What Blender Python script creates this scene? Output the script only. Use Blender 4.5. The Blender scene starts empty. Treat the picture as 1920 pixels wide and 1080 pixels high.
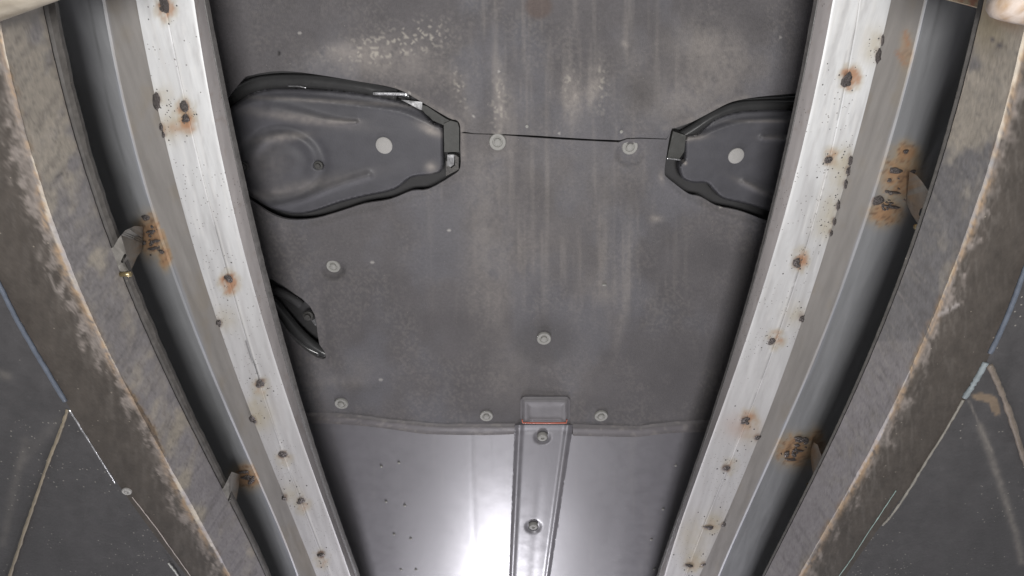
import bpy, math, random
import numpy as np
from mathutils import Vector, Matrix
from mathutils.geometry import delaunay_2d_cdt

random.seed(7)
rng = np.random.default_rng(7)
scene = bpy.context.scene
COL = scene.collection

# ------------------------------------------------------------------ camera
F, ELEV = 960.0, math.radians(59.2)
CE, SE = math.cos(ELEV), math.sin(ELEV)
cam_data = bpy.data.cameras.new("camera")
cam_data.sensor_width = 36.0
cam_data.lens = 18.0
cam_data.clip_start, cam_data.clip_end = 0.01, 100.0
cam = bpy.data.objects.new("camera", cam_data)
cam.location = (0, 0, 0)
cam.rotation_euler = (math.pi / 2 + ELEV, 0, 0)
COL.objects.link(cam)
scene.camera = cam

# ------------------------------------------------------------------ world, exposure
world = bpy.data.worlds.new("World")
scene.world = world
world.use_nodes = True
bg = world.node_tree.nodes["Background"]
bg.inputs[0].default_value = (0.95, 0.97, 1.0, 1)
bg.inputs[1].default_value = 0.52
scene.view_settings.view_transform = 'Standard'
scene.view_settings.look = 'None'
scene.view_settings.gamma = 1.0
scene.view_settings.use_curve_mapping = False
scene.view_settings.exposure = 0.0

# ------------------------------------------------------------------ lamps (on the pit floor under the camera, and far along it, plus an added fill)
def area(name, loc, sx, sy, power, color, spread=math.pi):
    l = bpy.data.lights.new(name, 'AREA')
    l.shape = 'RECTANGLE'; l.size = sx; l.size_y = sy
    l.energy = power; l.color = color; l.spread = spread
    o = bpy.data.objects.new(name, l)
    o.location = loc; o.rotation_euler = (math.pi, 0, 0)
    COL.objects.link(o)
    return o
area("pit_or_fill_lamp", (0.0, 0.0, -0.50), 0.42, 0.16, 24, (1.0, 0.985, 0.965))
area("pit_or_fill_lamp", (0.0, 2.0, -0.50), 0.36, 0.3, 11, (0.97, 0.95, 1.0))  # unseen fill lamp, added to soften shade and light the lower beams
area("pit_or_fill_lamp", (-0.10, 5.0, -0.50), 0.28, 1.9, 200, (0.95, 0.93, 1.0))

# ------------------------------------------------------------------ pixel <-> place helpers (1920 x 1080 photo pixels)
def P(px, py, z):
    u = np.asarray(px, float) - 960.0; v = np.asarray(py, float) - 540.0
    rz = F * SE - v * CE; k = z / rz
    return np.stack([u * k, (F * CE + v * SE) * k, np.broadcast_to(z, k.shape) * 1.0], -1)
def PIX(x, y, z):
    r = y / z
    v = F * (r * SE - CE) / (SE + r * CE)
    rz = F * SE - v * CE
    return 960 + x / z * rz, 540 + v
def MPP(py, z):                              # metres per photo pixel at that row and height
    return z / (F * SE - (py - 540.0) * CE)
def V(px, py, z): return Vector([float(c) for c in P(px, py, z)])

# ------------------------------------------------------------------ noise (numpy)
def _hash(ix, iy, s):
    h = (ix.astype(np.int64) * 374761393 + iy.astype(np.int64) * 668265263 + s * 974711) & 0x7fffffff
    h = ((h ^ (h >> 13)) * 1274126177) & 0x7fffffff
    return ((h ^ (h >> 16)) & 0xffff) / 65535.0
def vnoise(x, y, s=0):
    ix, iy = np.floor(x), np.floor(y); fx, fy = x - ix, y - iy
    fx = fx * fx * (3 - 2 * fx); fy = fy * fy * (3 - 2 * fy)
    a = _hash(ix, iy, s); b = _hash(ix + 1, iy, s); c = _hash(ix, iy + 1, s); d = _hash(ix + 1, iy + 1, s)
    return (a * (1 - fx) + b * fx) * (1 - fy) + (c * (1 - fx) + d * fx) * fy
def fbm(x, y, s=0, o=4):
    t = 0; a = 0.5; n = 0
    for i in range(o):
        t = t + a * vnoise(x * 2 ** i + 17.3 * i, y * 2 ** i - 9.1 * i, s + i); n += a; a *= 0.55
    return t / n
def smooth(a, b, x):
    t = np.clip((x - a) / (b - a), 0, 1); return t * t * (3 - 2 * t)
def polydist(x, y, pts):
    d = np.full(x.shape, 1e9)
    for (x0, y0), (x1, y1) in zip(pts[:-1], pts[1:]):
        dx, dy = x1 - x0, y1 - y0; L = dx * dx + dy * dy + 1e-9
        t = np.clip(((x - x0) * dx + (y - y0) * dy) / L, 0, 1)
        d = np.minimum(d, np.hypot(x - x0 - t * dx, y - y0 - t * dy))
    return d
def blob(x, y, cx, cy, rx, ry, ang=0):
    a = math.radians(ang); c, s = math.cos(a), math.sin(a)
    X = (x - cx) * c + (y - cy) * s; Y = -(x - cx) * s + (y - cy) * c
    return np.exp(-(X / rx) ** 2 - (Y / ry) ** 2)
def inside(x, y, poly):
    r = np.zeros(x.shape, bool); n = len(poly)
    for i in range(n):
        x0, y0 = poly[i]; x1, y1 = poly[(i + 1) % n]
        if y0 == y1: continue
        c = ((y0 > y) != (y1 > y)) & (x < (x1 - x0) * (y - y0) / (y1 - y0) + x0)
        r ^= c
    return r
def catmull(pts, closed=False, n=5):
    out = []; m = len(pts)
    rngi = range(m if closed else m - 1)
    for i in rngi:
        if closed: p0, p1, p2, p3 = (np.array(pts[(i + k) % m], float) for k in (-1, 0, 1, 2))
        else:
            p1, p2 = np.array(pts[i], float), np.array(pts[i + 1], float)
            p0 = np.array(pts[i - 1], float) if i > 0 else 2 * p1 - p2
            p3 = np.array(pts[i + 2], float) if i + 2 < m else 2 * p2 - p1
        for k in range(n):
            t = k / n
            q = 0.5 * (2 * p1 + (p2 - p0) * t + (2 * p0 - 5 * p1 + 4 * p2 - p3) * t * t + (3 * p1 - p0 - 3 * p2 + p3) * t ** 3)
            out.append(tuple(q))
    if not closed: out.append(tuple(map(float, pts[-1])))
    return out
def mixc(c, d, m):
    m = np.asarray(m)[..., None]; return c * (1 - m) + np.array(d) * m

# ------------------------------------------------------------------ materials
def material(name, rough=0.6, metal=0.0, grain=0.15, gscale=60, bump=0.2, bscale=200, stretch=(1, 1, 1), spec=0.5,
             color=None, rvar=0.15, scratch=0.0, coat=0.0, speck=(0.10, 0.085, 0.075), sscale=90, sthr=.085, snoise=.53):
    m = bpy.data.materials.new(name); m.use_nodes = True
    nt = m.node_tree; N = nt.nodes; L = nt.links
    b = N["Principled BSDF"]
    tc = N.new("ShaderNodeTexCoord"); mp = N.new("ShaderNodeMapping"); mp.inputs["Scale"].default_value = stretch
    L.new(tc.outputs["Object"], mp.inputs[0])
    if color is None:
        at = N.new("ShaderNodeAttribute"); at.attribute_name = "col"; base = at.outputs["Color"]
    else:
        rg = N.new("ShaderNodeRGB"); rg.outputs[0].default_value = (*color, 1); base = rg.outputs[0]
    n1 = N.new("ShaderNodeTexNoise"); n1.inputs["Scale"].default_value = gscale; n1.inputs["Detail"].default_value = 6
    n1.inputs["Roughness"].default_value = 0.65
    L.new(mp.outputs[0], n1.inputs["Vector"])
    mr = N.new("ShaderNodeMapRange"); mr.inputs[1].default_value = 0.25; mr.inputs[2].default_value = 0.75
    mr.inputs[3].default_value = 1 - grain; mr.inputs[4].default_value = 1 + grain
    L.new(n1.outputs["Fac"], mr.inputs[0])
    mx = N.new("ShaderNodeVectorMath"); mx.operation = 'SCALE'
    L.new(base, mx.inputs[0]); L.new(mr.outputs[0], mx.inputs["Scale"])
    col = mx.outputs[0]
    if scratch > 0:
        vo = N.new("ShaderNodeTexVoronoi"); vo.inputs["Scale"].default_value = sscale; vo.feature = 'F1'
        L.new(tc.outputs["Object"], vo.inputs["Vector"])
        lt = N.new("ShaderNodeMath"); lt.operation = 'LESS_THAN'; lt.inputs[1].default_value = sthr
        L.new(vo.outputs["Distance"], lt.inputs[0])
        ns = N.new("ShaderNodeTexNoise"); ns.inputs["Scale"].default_value = 7
        L.new(tc.outputs["Object"], ns.inputs["Vector"])
        gt = N.new("ShaderNodeMath"); gt.operation = 'GREATER_THAN'; gt.inputs[1].default_value = snoise
        L.new(ns.outputs["Fac"], gt.inputs[0])
        mu = N.new("ShaderNodeMath"); mu.operation = 'MULTIPLY'; L.new(lt.outputs[0], mu.inputs[0]); L.new(gt.outputs[0], mu.inputs[1])
        mu2 = N.new("ShaderNodeMath"); mu2.operation = 'MULTIPLY'; mu2.inputs[1].default_value = scratch; L.new(mu.outputs[0], mu2.inputs[0])
        mm = N.new("ShaderNodeMixRGB"); mm.inputs[2].default_value = (*speck, 1)
        L.new(mu2.outputs[0], mm.inputs[0]); L.new(col, mm.inputs[1]); col = mm.outputs[0]
    L.new(col, b.inputs["Base Color"])
    r = N.new("ShaderNodeMapRange"); r.inputs[1].default_value = 0.3; r.inputs[2].default_value = 0.7
    r.inputs[3].default_value = max(0.03, rough - rvar); r.inputs[4].default_value = min(1, rough + rvar)
    L.new(n1.outputs["Fac"], r.inputs[0]); L.new(r.outputs[0], b.inputs["Roughness"])
    b.inputs["Metallic"].default_value = metal
    b.inputs["Specular IOR Level"].default_value = spec
    b.inputs["Coat Weight"].default_value = coat
    b.inputs["Coat Roughness"].default_value = 0.27
    if bump > 0:
        n2 = N.new("ShaderNodeTexNoise"); n2.inputs["Scale"].default_value = bscale; n2.inputs["Detail"].default_value = 4
        L.new(mp.outputs[0], n2.inputs["Vector"])
        bp = N.new("ShaderNodeBump"); bp.inputs["Strength"].default_value = bump; bp.inputs["Distance"].default_value = 0.002
        L.new(n2.outputs["Fac"], bp.inputs["Height"]); L.new(bp.outputs[0], b.inputs["Normal"])
    return m

M = {}
M['felt'] = material('felt_cover', scratch=.35, speck=(.36,.33,.30), sscale=45, sthr=.035, snoise=.45, rough=0.86, grain=0.17, gscale=170, bump=0.55, bscale=420, spec=0.28)
M['tray'] = material('smooth_plastic', coat=0.8, rough=0.47, grain=0.05, gscale=25, bump=0.09, bscale=45, spec=0.8, rvar=0.05)
M['tunnel'] = material('tunnel_plastic', coat=0.22, rough=0.45, grain=0.10, gscale=25, bump=0.08, bscale=90, spec=0.5, rvar=0.08)
M['pan'] = material('moulded_plastic', rough=0.52, grain=0.07, gscale=40, bump=0.14, bscale=300, spec=0.32, rvar=0.08)
M['plate'] = material('bare_steel', rough=0.5, metal=0.12, grain=0.07, gscale=14, bump=0.10, bscale=90, stretch=(4, 0.35, 4), scratch=0.7, sscale=150, sthr=.15, snoise=.5)
M['channel'] = material('galvanised_steel', rough=0.48, metal=0.25, grain=0.06, gscale=22, bump=0.06, bscale=120, stretch=(3, 0.3, 3))
M['beam'] = material('dirty_steel', scratch=.45, speck=(.33,.29,.24), sscale=60, sthr=.07, snoise=.5, rough=0.66, metal=0.0, grain=0.13, gscale=30, bump=0.3, bscale=110, stretch=(1, 0.8, 1))
M['deck'] = material('deck_steel', scratch=.7, speck=(.33,.31,.28), sscale=95, sthr=.12, snoise=.50, rough=0.62, grain=0.16, gscale=45, bump=0.35, bscale=160)
M['rubber'] = material('black_rubber', rough=0.55, grain=0.3, gscale=60, bump=0.5, bscale=200, color=(0.085, 0.08, 0.078))
M['glossblack'] = material('gloss_black_steel', rough=0.22, grain=0.1, bump=0.0, color=(0.045, 0.045, 0.046), rvar=0.05)
M['matblack'] = material('underseal', rough=0.8, grain=0.3, gscale=30, bump=0.3, color=(0.048, 0.047, 0.049))
M['weld'] = material('weld_metal', rough=0.35, metal=0.7, grain=0.5, gscale=160, bump=0.6, bscale=350, color=(0.13, 0.115, 0.11))
M['clip'] = material('grey_plastic', rough=0.7, grain=0.22, gscale=160, bump=0.3, bscale=400, color=(0.27, 0.265, 0.25))
M['cap'] = material('dusty_cap', rough=0.75, grain=0.42, gscale=70, bump=0.3, bscale=300, color=(0.33, 0.32, 0.31))
M['dkbolt'] = material('dark_bolt', rough=0.5, grain=0.3, gscale=150, bump=0.2, color=(0.07, 0.068, 0.065), metal=0.3)
M['zinc'] = material('zinc', rough=0.25, metal=0.9, grain=0.12, gscale=90, bump=0.05, color=(0.82, 0.82, 0.84), rvar=0.08)
M['brass'] = material('yellow_zinc', rough=0.3, metal=0.8, grain=0.25, gscale=120, bump=0.1, color=(0.36, 0.29, 0.16))
M['bracket'] = material('bracket_steel', rough=0.5, metal=0.3, grain=0.25, gscale=45, bump=0.15)
M['pipe'] = material('painted_conduit', rough=0.42, grain=0.12, gscale=80, bump=0.1, color=(0.10, 0.115, 0.145))
M['orange'] = material('red_seal', rough=0.4, grain=0.25, gscale=120, bump=0.1, color=(0.50, 0.13, 0.08))
M['concrete'] = material('pit_concrete', rough=0.85, grain=0.25, gscale=8, bump=0.4, bscale=40, color=(0.40, 0.39, 0.38))
M['tube'] = material('rusty_paint', rough=0.55, grain=0.2, gscale=50, bump=0.3, bscale=120)

# ------------------------------------------------------------------ object helpers
def tag(o, label=None, cat=None, group=None, kind=None):
    if label: o['label'] = label
    if cat: o['category'] = cat
    if group: o['group'] = group
    if kind: o['kind'] = kind
    return o
def empty(name, loc=(0, 0, 0)):
    o = bpy.data.objects.new(name, None); o.location = loc; o.empty_display_size = 0.1
    COL.objects.link(o); return o
def link(name, me, parent=None, loc=None):
    o = bpy.data.objects.new(name, me); COL.objects.link(o)
    if loc is not None: o.location = loc
    if parent is not None:
        o.parent = parent
        o.matrix_parent_inverse = world_of(parent).inverted()
    return o
def world_of(o):
    m = Matrix.Translation(o.location) @ o.rotation_euler.to_matrix().to_4x4()
    if o.parent: return world_of(o.parent) @ o.matrix_parent_inverse @ m
    return m
def mesh(name, verts, faces, mat, col=None, smooth_shade=True):
    me = bpy.data.meshes.new(name)
    me.from_pydata([tuple(v) for v in verts], [], [tuple(f) for f in faces])
    me.materials.append(mat)
    if smooth_shade: me.polygons.foreach_set("use_smooth", [True] * len(me.polygons))
    if col is not None:
        a = me.color_attributes.new("col", 'FLOAT_COLOR', 'POINT')
        c = np.ones((len(me.vertices), 4), np.float32); c[:, :3] = col
        a.data.foreach_set("color", c.ravel())
    me.update()
    return me
def grid_faces(nr, nc, off=0):
    r, c = np.meshgrid(np.arange(nr - 1), np.arange(nc - 1), indexing='ij')
    a = (r * nc + c).ravel() + off
    return np.stack([a, a + 1, a + nc + 1, a + nc], 1)
def add_sharp(o, ang=35):
    me = o.data
    try: me.set_sharp_from_angle(angle=math.radians(ang))
    except Exception: pass

# sheet: an outline in the photo laid out on a nearly level surface at height z, with cut-outs, thickness and relief
def sheet(name, poly, z, mat, paint, holes=(), step=4.0, relief=None, thick=0.006, parent=None, bounds=(330, -60, 1600, 1110), extra=()):
    poly = [tuple(map(float, p)) for p in poly]
    def dens(pl, closed=True):
        out = []
        n = len(pl)
        for i in range(n if closed else n - 1):
            a, b = np.array(pl[i]), np.array(pl[(i + 1) % n])
            k = max(1, int(np.hypot(*(b - a)) / (step * 1.2)))
            k = min(k, 160)
            for j in range(k): out.append(tuple(a + (b - a) * j / k))
        return out
    loops = [dens(poly)] + [dens(h) for h in holes]
    pts = []; edges = []; 
    for lp in loops:
        o = len(pts); pts += lp
        edges += [(o + i, o + (i + 1) % len(lp)) for i in range(len(lp))]
    xs = [p[0] for p in poly]; ys = [p[1] for p in poly]
    gx, gy = np.meshgrid(np.arange(max(min(xs), bounds[0]) + step / 2, min(max(xs), bounds[2]), step),
                         np.arange(max(min(ys), bounds[1]) + step / 2, min(max(ys), bounds[3]), step))
    gx = gx.ravel() + 0.0; gy = gy.ravel() + 0.0
    gx[::1] += ((np.arange(len(gx)) * 7919) % 13 / 13 - 0.5) * step * 0.15
    keep = inside(gx, gy, poly)
    for h in holes: keep &= ~inside(gx, gy, h)
    lp = np.array(pts)
    # drop grid points hugging the outline
    cell = {}
    for q in lp: cell.setdefault((int(q[0] // 8), int(q[1] // 8)), []).append(q)
    gi = np.where(keep)[0]; ok = []
    for i in gi:
        cx, cy = int(gx[i] // 8), int(gy[i] // 8); good = True
        for a in (-1, 0, 1):
            for b in (-1, 0, 1):
                for q in cell.get((cx + a, cy + b), ()):
                    if (q[0] - gx[i]) ** 2 + (q[1] - gy[i]) ** 2 < (step * 0.45) ** 2: good = False; break
        if good: ok.append(i)
    pts2 = [Vector(p) for p in pts] + [Vector((gx[i], gy[i])) for i in ok]
    vo, eo, fo, *_ = delaunay_2d_cdt(pts2, edges, [], 0, 1e-4)
    v2 = np.array([tuple(v) for v in vo]); fo = np.array(fo)
    cen = v2[fo].mean(1)
    k = inside(cen[:, 0], cen[:, 1], poly)
    for h in holes: k &= ~inside(cen[:, 0], cen[:, 1], h)
    fo = fo[k]
    zz = np.full(len(v2), z)
    if relief is not None: zz = zz + relief(v2[:, 0], v2[:, 1])
    w = P(v2[:, 0], v2[:, 1], zz)
    # make all faces point down (towards the pit)
    a, b, c = w[fo[:, 0]], w[fo[:, 1]], w[fo[:, 2]]
    nz = np.cross(b - a, c - a)[:, 2]
    fo[nz > 0] = fo[nz > 0][:, ::-1]
    # rim
    from collections import Counter
    cnt = Counter(); 
    for f in fo:
        for i in range(3):
            e = (int(f[i]), int(f[(i + 1) % 3])); cnt[e] += 1
    rim = [e for e in cnt if (e[1], e[0]) not in cnt]
    rv = {}; W = [tuple(q) for q in w]; faces = [tuple(map(int, f)) for f in fo]
    cc = paint(v2[:, 0], v2[:, 1]); cl = list(cc)
    def dup(i, dz):
        key = (i, dz)
        if key not in rv:
            rv[key] = len(W); W.append((w[i][0], w[i][1], w[i][2] + dz)); cl.append(cc[i])
        return rv[key]
    for (i, j) in rim:
        faces.append((j, i, dup(i, 0.0), dup(j, 0.0)))
        faces.append((dup(j, 0.0), dup(i, 0.0), dup(i, thick), dup(j, thick)))
    faces = [f for f in faces if len(set(f)) == len(f)]
    # drop degenerate zero-height joining faces, keep the walls
    faces = [f for f in faces if not (len(f) == 4 and W[f[0]] == W[f[3]] and W[f[1]] == W[f[2]])]
    me = mesh(name, W, faces, mat, np.array(cl))
    return link(name, me, parent)

# loft: long parts that run along the pit, a cross-section of (x as a function of y, height) columns
YV = np.concatenate([np.arange(-1.4, -0.06, 0.12), np.arange(-0.05, 1.40, 0.0042), np.arange(1.42, 4.6, 0.12)])
def xcurve(pts, z):
    pts = sorted([(b, a) for a, b in pts])           # (py, px)
    py = np.array([p[0] for p in pts], float); px = np.array([p[1] for p in pts], float)
    w = P(px, py, z)
    y = w[:, 1]; x = w[:, 0]; k = np.polyfit(y, x, min(3, len(y) - 1)); lo, hi = y[0], y[-1]
    return lambda Y: np.polyval(k, np.clip(Y, lo, hi))
def loft(name, cols, mat, paint, parent=None, Y=YV, sub=None, flip=False, jitter=None):
    X = []; Z = []
    for i, (fx, z) in enumerate(cols):
        X.append(fx(Y) if callable(fx) else np.full(Y.shape, fx)); Z.append(z(Y) if callable(z) else np.full(Y.shape, z))
    XX = []; ZZ = []; seg = []
    for i in range(len(cols) - 1):
        n = (sub[i] if sub else 4)
        for k in range(n + (1 if i == len(cols) - 2 else 0)):
            t = k / n; XX.append(X[i] * (1 - t) + X[i + 1] * t); ZZ.append(Z[i] * (1 - t) + Z[i + 1] * t); seg.append(i + t)
    XX = np.array(XX).T; ZZ = np.array(ZZ).T; YY = np.repeat(Y[:, None], XX.shape[1], 1)
    S = np.repeat(np.array(seg)[None], len(Y), 0)
    if jitter: XX, ZZ = jitter(XX, YY, ZZ, S)
    px, py = PIX(XX, YY, ZZ)
    col = paint(px.ravel(), py.ravel(), S.ravel())
    V3 = np.stack([XX, YY, ZZ], -1).reshape(-1, 3)
    f = grid_faces(len(Y), XX.shape[1])
    if flip: f = f[:, ::-1]
    me = mesh(name, V3, f, mat, col)
    o = link(name, me, parent)
    add_sharp(o, 28)
    return o
def lathe(name, prof, mat, n=18):
    v = []; f = []
    for r, z in prof:
        for i in range(n): v.append((r * math.cos(2 * math.pi * i / n), r * math.sin(2 * math.pi * i / n), z))
    for k in range(len(prof) - 1):
        for i in range(n): f.append((k * n + i, k * n + (i + 1) % n, (k + 1) * n + (i + 1) % n, (k + 1) * n + i))
    f.append(tuple(range((len(prof) - 1) * n, len(prof) * n)))
    me = mesh(name, v, f, mat); 
    try: me.set_sharp_from_angle(angle=math.radians(40))
    except Exception: pass
    return me
def place(name, me, px, py, z, scale, parent, rot=0, sy=1.0, sz=None):
    o = bpy.data.objects.new(name, me); COL.objects.link(o)
    o.location = V(px, py, z); o.rotation_euler = (0, 0, rot)
    o.scale = (scale, scale * sy, scale if sz is None else sz)
    if parent is not None:
        o.parent = parent; o.matrix_parent_inverse = world_of(parent).inverted()
    return o
def tube(name, pts, r, mat, parent=None, n=10, colfn=None, caps=True):
    pts = [Vector(p) for p in pts]; rs = r if hasattr(r, '__len__') else [r] * len(pts)
    v = []; f = []
    for i, p in enumerate(pts):
        t = (pts[min(i + 1, len(pts) - 1)] - pts[max(i - 1, 0)]).normalized()
        a = t.cross(Vector((0, 0, 1))); a = a.normalized() if a.length > 1e-4 else Vector((1, 0, 0)); b = t.cross(a)
        for k in range(n):
            w = 2 * math.pi * k / n; q = p + (a * math.cos(w) + b * math.sin(w)) * rs[i]; v.append(tuple(q))
    for i in range(len(pts) - 1):
        for k in range(n): f.append((i * n + k, i * n + (k + 1) % n, (i + 1) * n + (k + 1) % n, (i + 1) * n + k))
    if caps: f.append(tuple(range(n))[::-1]); f.append(tuple(range((len(pts) - 1) * n, len(pts) * n)))
    col = None
    if colfn:
        A = np.array(v); px, py = PIX(A[:, 0], A[:, 1], A[:, 2]); col = colfn(px, py)
    return link(name, mesh(name, v, f, mat, col), parent)

# weld blobs: lumpy flattened domes hanging down
def blobmesh(seed, h=0.45, rough=0.3):
    r = random.Random(seed); nr, n = 5, 12; v = [(0, 0, -h)]; f = []
    for k in range(1, nr + 1):
        t = k / nr
        for i in range(n):
            a = 2 * math.pi * i / n
            rr = t * (1 + (r.random() - .5) * rough); z = -h * math.sqrt(max(0, 1 - t * t)) * (1 + (r.random() - .5) * rough * 1.6)
            v.append((rr * math.cos(a), rr * math.sin(a), z if k < nr else 0.15))
    for i in range(n): f.append((0, 1 + (i + 1) % n, 1 + i))
    for k in range(nr - 1):
        for i in range(n):
            a = 1 + k * n + i; b = 1 + k * n + (i + 1) % n; f.append((a, b, b + n, a + n))
    return mesh('weld_spot', v, f, M['weld'])
WB = [blobmesh(s, 0.4 + 0.1 * (s % 3), 0.45) for s in range(5)]

# ================================================================== THE CAR UNDERBODY
car = tag(empty('car', (0, 1.2, 1.0)), 'black plastic covered underside of a car seen from below between the rails', 'car')

CL = catmull([(472,141),(526,133),(589,139),(668,152),(743,166),(790,191),(841,221),(857,226),(863,239),(863,276),(863,314),(847,330),(803,355),(772,358),(731,374),(683,382),(639,396),(589,410),(542,412),(510,402),(479,383),(430,350),(400,300),(405,220),(450,154)], True, 3)
PL = catmull([(430,205),(447,190),(480,172),(525,166),(600,168),(652,172),(715,181),(760,193),(790,207),(812,230),(829,238),(831,280),(830,318),(809,328),(772,333),(740,356),(683,369),(639,380),(589,397),(551,402),(510,391),(479,374),(430,340),(405,300),(405,240)], True, 3)
CR = catmull([(1494,175),(1436,180),(1394,186),(1367,193),(1339,207),(1297,229),(1267,240),(1258,246),(1249,296),(1246,323),(1250,332),(1267,346),(1292,364),(1314,369),(1344,386),(1381,394),(1411,404),(1436,414),(1500,435),(1560,400),(1580,250),(1560,172)], True, 3)
PR = catmull([(1489,206),(1422,206),(1372,211),(1339,223),(1322,237),(1306,251),(1286,255),(1283,296),(1274,307),(1274,323),(1281,336),(1300,343),(1325,344),(1339,359),(1356,373),(1394,382),(1422,390),(1444,397),(1500,415),(1550,390),(1570,250),(1550,205)], True, 3)
SO = [(500,520),(515,527),(530,535),(548,548),(566,560),(581,574),(590,590),(594,611),(596,630),(599,646),(609,660),(611,671),(606,674),(593,670),(577,660),(556,643),(540,625),(520,596),(505,570)]

FELT = np.array([0.098, 0.092, 0.095]); DUST = (0.27, 0.245, 0.225); CHALK = (0.42, 0.39, 0.34)
streaks = [ # cx, cy, rx, ry, angle, strength
 (938,190,7,62,-1,.75),(955,205,13,48,0,.35),(930,140,9,60,-2,.25),(1075,185,17,36,0,.85),(1120,150,12,42,3,.55),(1108,180,9,30,0,.5),
 (1330,90,70,42,10,.55),(1330,150,90,40,-12,.4),(1180,110,22,60,-6,.22),(1172,82,9,5,35,.7),(868,175,9,45,8,.3),(880,200,16,40,0,.25),
 (700,105,95,30,-6,.5),(760,130,80,30,6,.28),(650,95,50,16,-8,.5),(845,140,22,14,20,.2),(1235,190,60,40,0,.22),(1300,195,60,26,-20,.3),
 (905,430,34,130,0,.30),(940,560,34,90,0,.22),(1000,330,180,120,0,.16),(1135,430,18,120,0,.20),(1180,460,10,110,4,.16),(1130,540,34,26,0,.35),
 (1230,410,12,6,0,.6),(960,700,60,60,0,.2),(1085,700,40,80,0,.14),(680,690,40,26,0,.18),(640,716,42,10,0,.35),(600,720,30,60,0,.1),
 (690,335,8,3,0,.0),(1240,335,5,14,0,.5),(1000,470,90,50,0,.14),(1165,600,8,80,12,.22),(1150,560,12,70,8,.15)]
def paint_felt(x, y):
    c = np.repeat((FELT)[None], len(x), 0) * (0.80 + 0.40 * fbm(x / 60, y / 60, 3))[:, None]
    c = mixc(c, (0.125, 0.125, 0.140), 0.5 * smooth(.45, .75, fbm(x / 90, y / 120, 21)))
    n = fbm(x / 7, y / 9, 5, 5); n2 = fbm(x / 22, y / 40, 9)
    for cx, cy, rx, ry, a, s in streaks:
        g = blob(x, y, cx, cy, rx, ry, a)
        c = mixc(c, DUST, np.clip(s * g * smooth(.25, .75, .55 * n + .45 * n2 + .12), 0, 1))
    # fine vertical wash marks below the front of the cover
    vs = fbm(x / 9, y / 160, 31, 3)
    c = mixc(c, DUST, .14 * smooth(.50, .62, fbm(x / 3.2, y / 3.2, 201, 3)) * smooth(.35, .65, fbm(x / 70, y / 80, 203)))
    c = c * (1 - .10 * smooth(420, 760, y))[:, None] if False else c
    c = mixc(c, DUST, .22 * smooth(.5, .8, vs) * smooth(760, 860, x) * (1 - smooth(1230, 1330, x)) * (1 - smooth(520, 640, y)))
    # chalky squiggles
    nn = np.abs(fbm(x / 13, y / 11, 41, 3) - .5)
    sq = (nn < .022) * np.clip(blob(x, y, 720, 90, 90, 26, -8) * 1.2 + blob(x, y, 790, 60, 40, 22, -10), 0, 1)
    c = mixc(c, CHALK, .55 * sq)
    nn = np.abs(fbm(x / 8, y / 14, 44, 3) - .5)
    sq = (nn < .035) * np.clip(blob(x, y, 935, 200, 14, 55) + blob(x, y, 862, 165, 10, 35, -15) + blob(x, y, 1125, 160, 12, 45) + blob(x, y, 1070, 160, 12, 30), 0, 1)
    c = mixc(c, CHALK, .5 * sq)
    d = blob(x, y, 1020, 636, 64, 48); c = mixc(c, (0.080, 0.076, 0.078), .6 * smooth(.15, .75, d))
    d = blob(x, y, 1010, 12, 26, 24); c = mixc(c, (0.10, .075, .065), .7 * smooth(.2, .6, d))
    d = blob(x, y, 1200, 170, 42, 34); c = mixc(c, (0.075, 0.07, 0.07), .6 * d)
    c = mixc(c, DUST, .35 * smooth(7, 2, polydist(x, y, [(740,163),(792,188),(843,218),(866,232),(868,300)])) * n * 1.5)
    c = mixc(c, DUST, .30 * smooth(8, 2, polydist(x, y, [(1246,240),(1300,224),(1345,200),(1400,182)])) * n * 1.5)
    c = c * (1 - .75 * smooth(4, 2.4, np.hypot(x - 523, y - 100)))[:, None]
    sp = (_hash(np.floor(x / 4), np.floor(y / 4), 77) > .9996)
    c = mixc(c, (0.5, 0.48, 0.45), .5 * sp)
    return c
def ring(x, y, cx, cy, r, w, h, sy=.8):
    d = np.hypot(x - cx, (y - cy) / sy); return h * np.exp(-((d - r) / w) ** 2)
def bowl(x, y, cx, cy, r, h, sy=.8):
    d = np.hypot(x - cx, (y - cy) / sy); return h * (1 - smooth(r * .55, r, d))
low_flange = catmull([(480,402),(520,420),(570,427),(610,421),(660,406),(720,392),(780,375),(830,352),(872,330)], False, 4)
low_flange_r = catmull([(1238,330),(1262,356),(1290,376),(1330,392),(1370,408),(1430,428)], False, 4)
def relief_mid(x, y):
    z = (fbm(x / 110, y / 140, 61, 3) - .5) * .006
    z += bowl(x, y, 625, 506, 26, .010) + bowl(x, y, 1181, 290, 32, .008) + bowl(x, y, 1020, 640, 62, .004) + bowl(x, y, 933, 266, 24, .003)
    z += -.003 * np.exp(-(polydist(x, y, low_flange) / 6) ** 2) - .003 * np.exp(-(polydist(x, y, low_flange_r) / 6) ** 2)
    z += .004 * np.exp(-(polydist(x, y, [(600,560),(612,640),(614,690),(640,716),(700,722)]) / 10) ** 2)
    z += -.004 * (1 - smooth(0, 1, np.maximum(np.abs(x - 1022) / 46, np.abs(y - 772) / 27) ** 6))
    z += .0025 * np.exp(-((x - 1165 + (y - 400) * .05) / 14) ** 2) * smooth(330, 420, y) * (1 - smooth(650, 740, y))
    return z
def relief_front(x, y):
    z = (fbm(x / 120, y / 110, 71, 3) - .5) * .008
    z += -.004 * np.exp(-((x - 1010) / 90) ** 2) * smooth(-20, 220, y)
    z += .003 * np.exp(-((x - 900) / 12) ** 2) + .003 * np.exp(-((x - 1150) / 16) ** 2) * smooth(20, 120, y)
    z += .006 * blob(x, y, 1215, 185, 40, 40)
    return z
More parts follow.
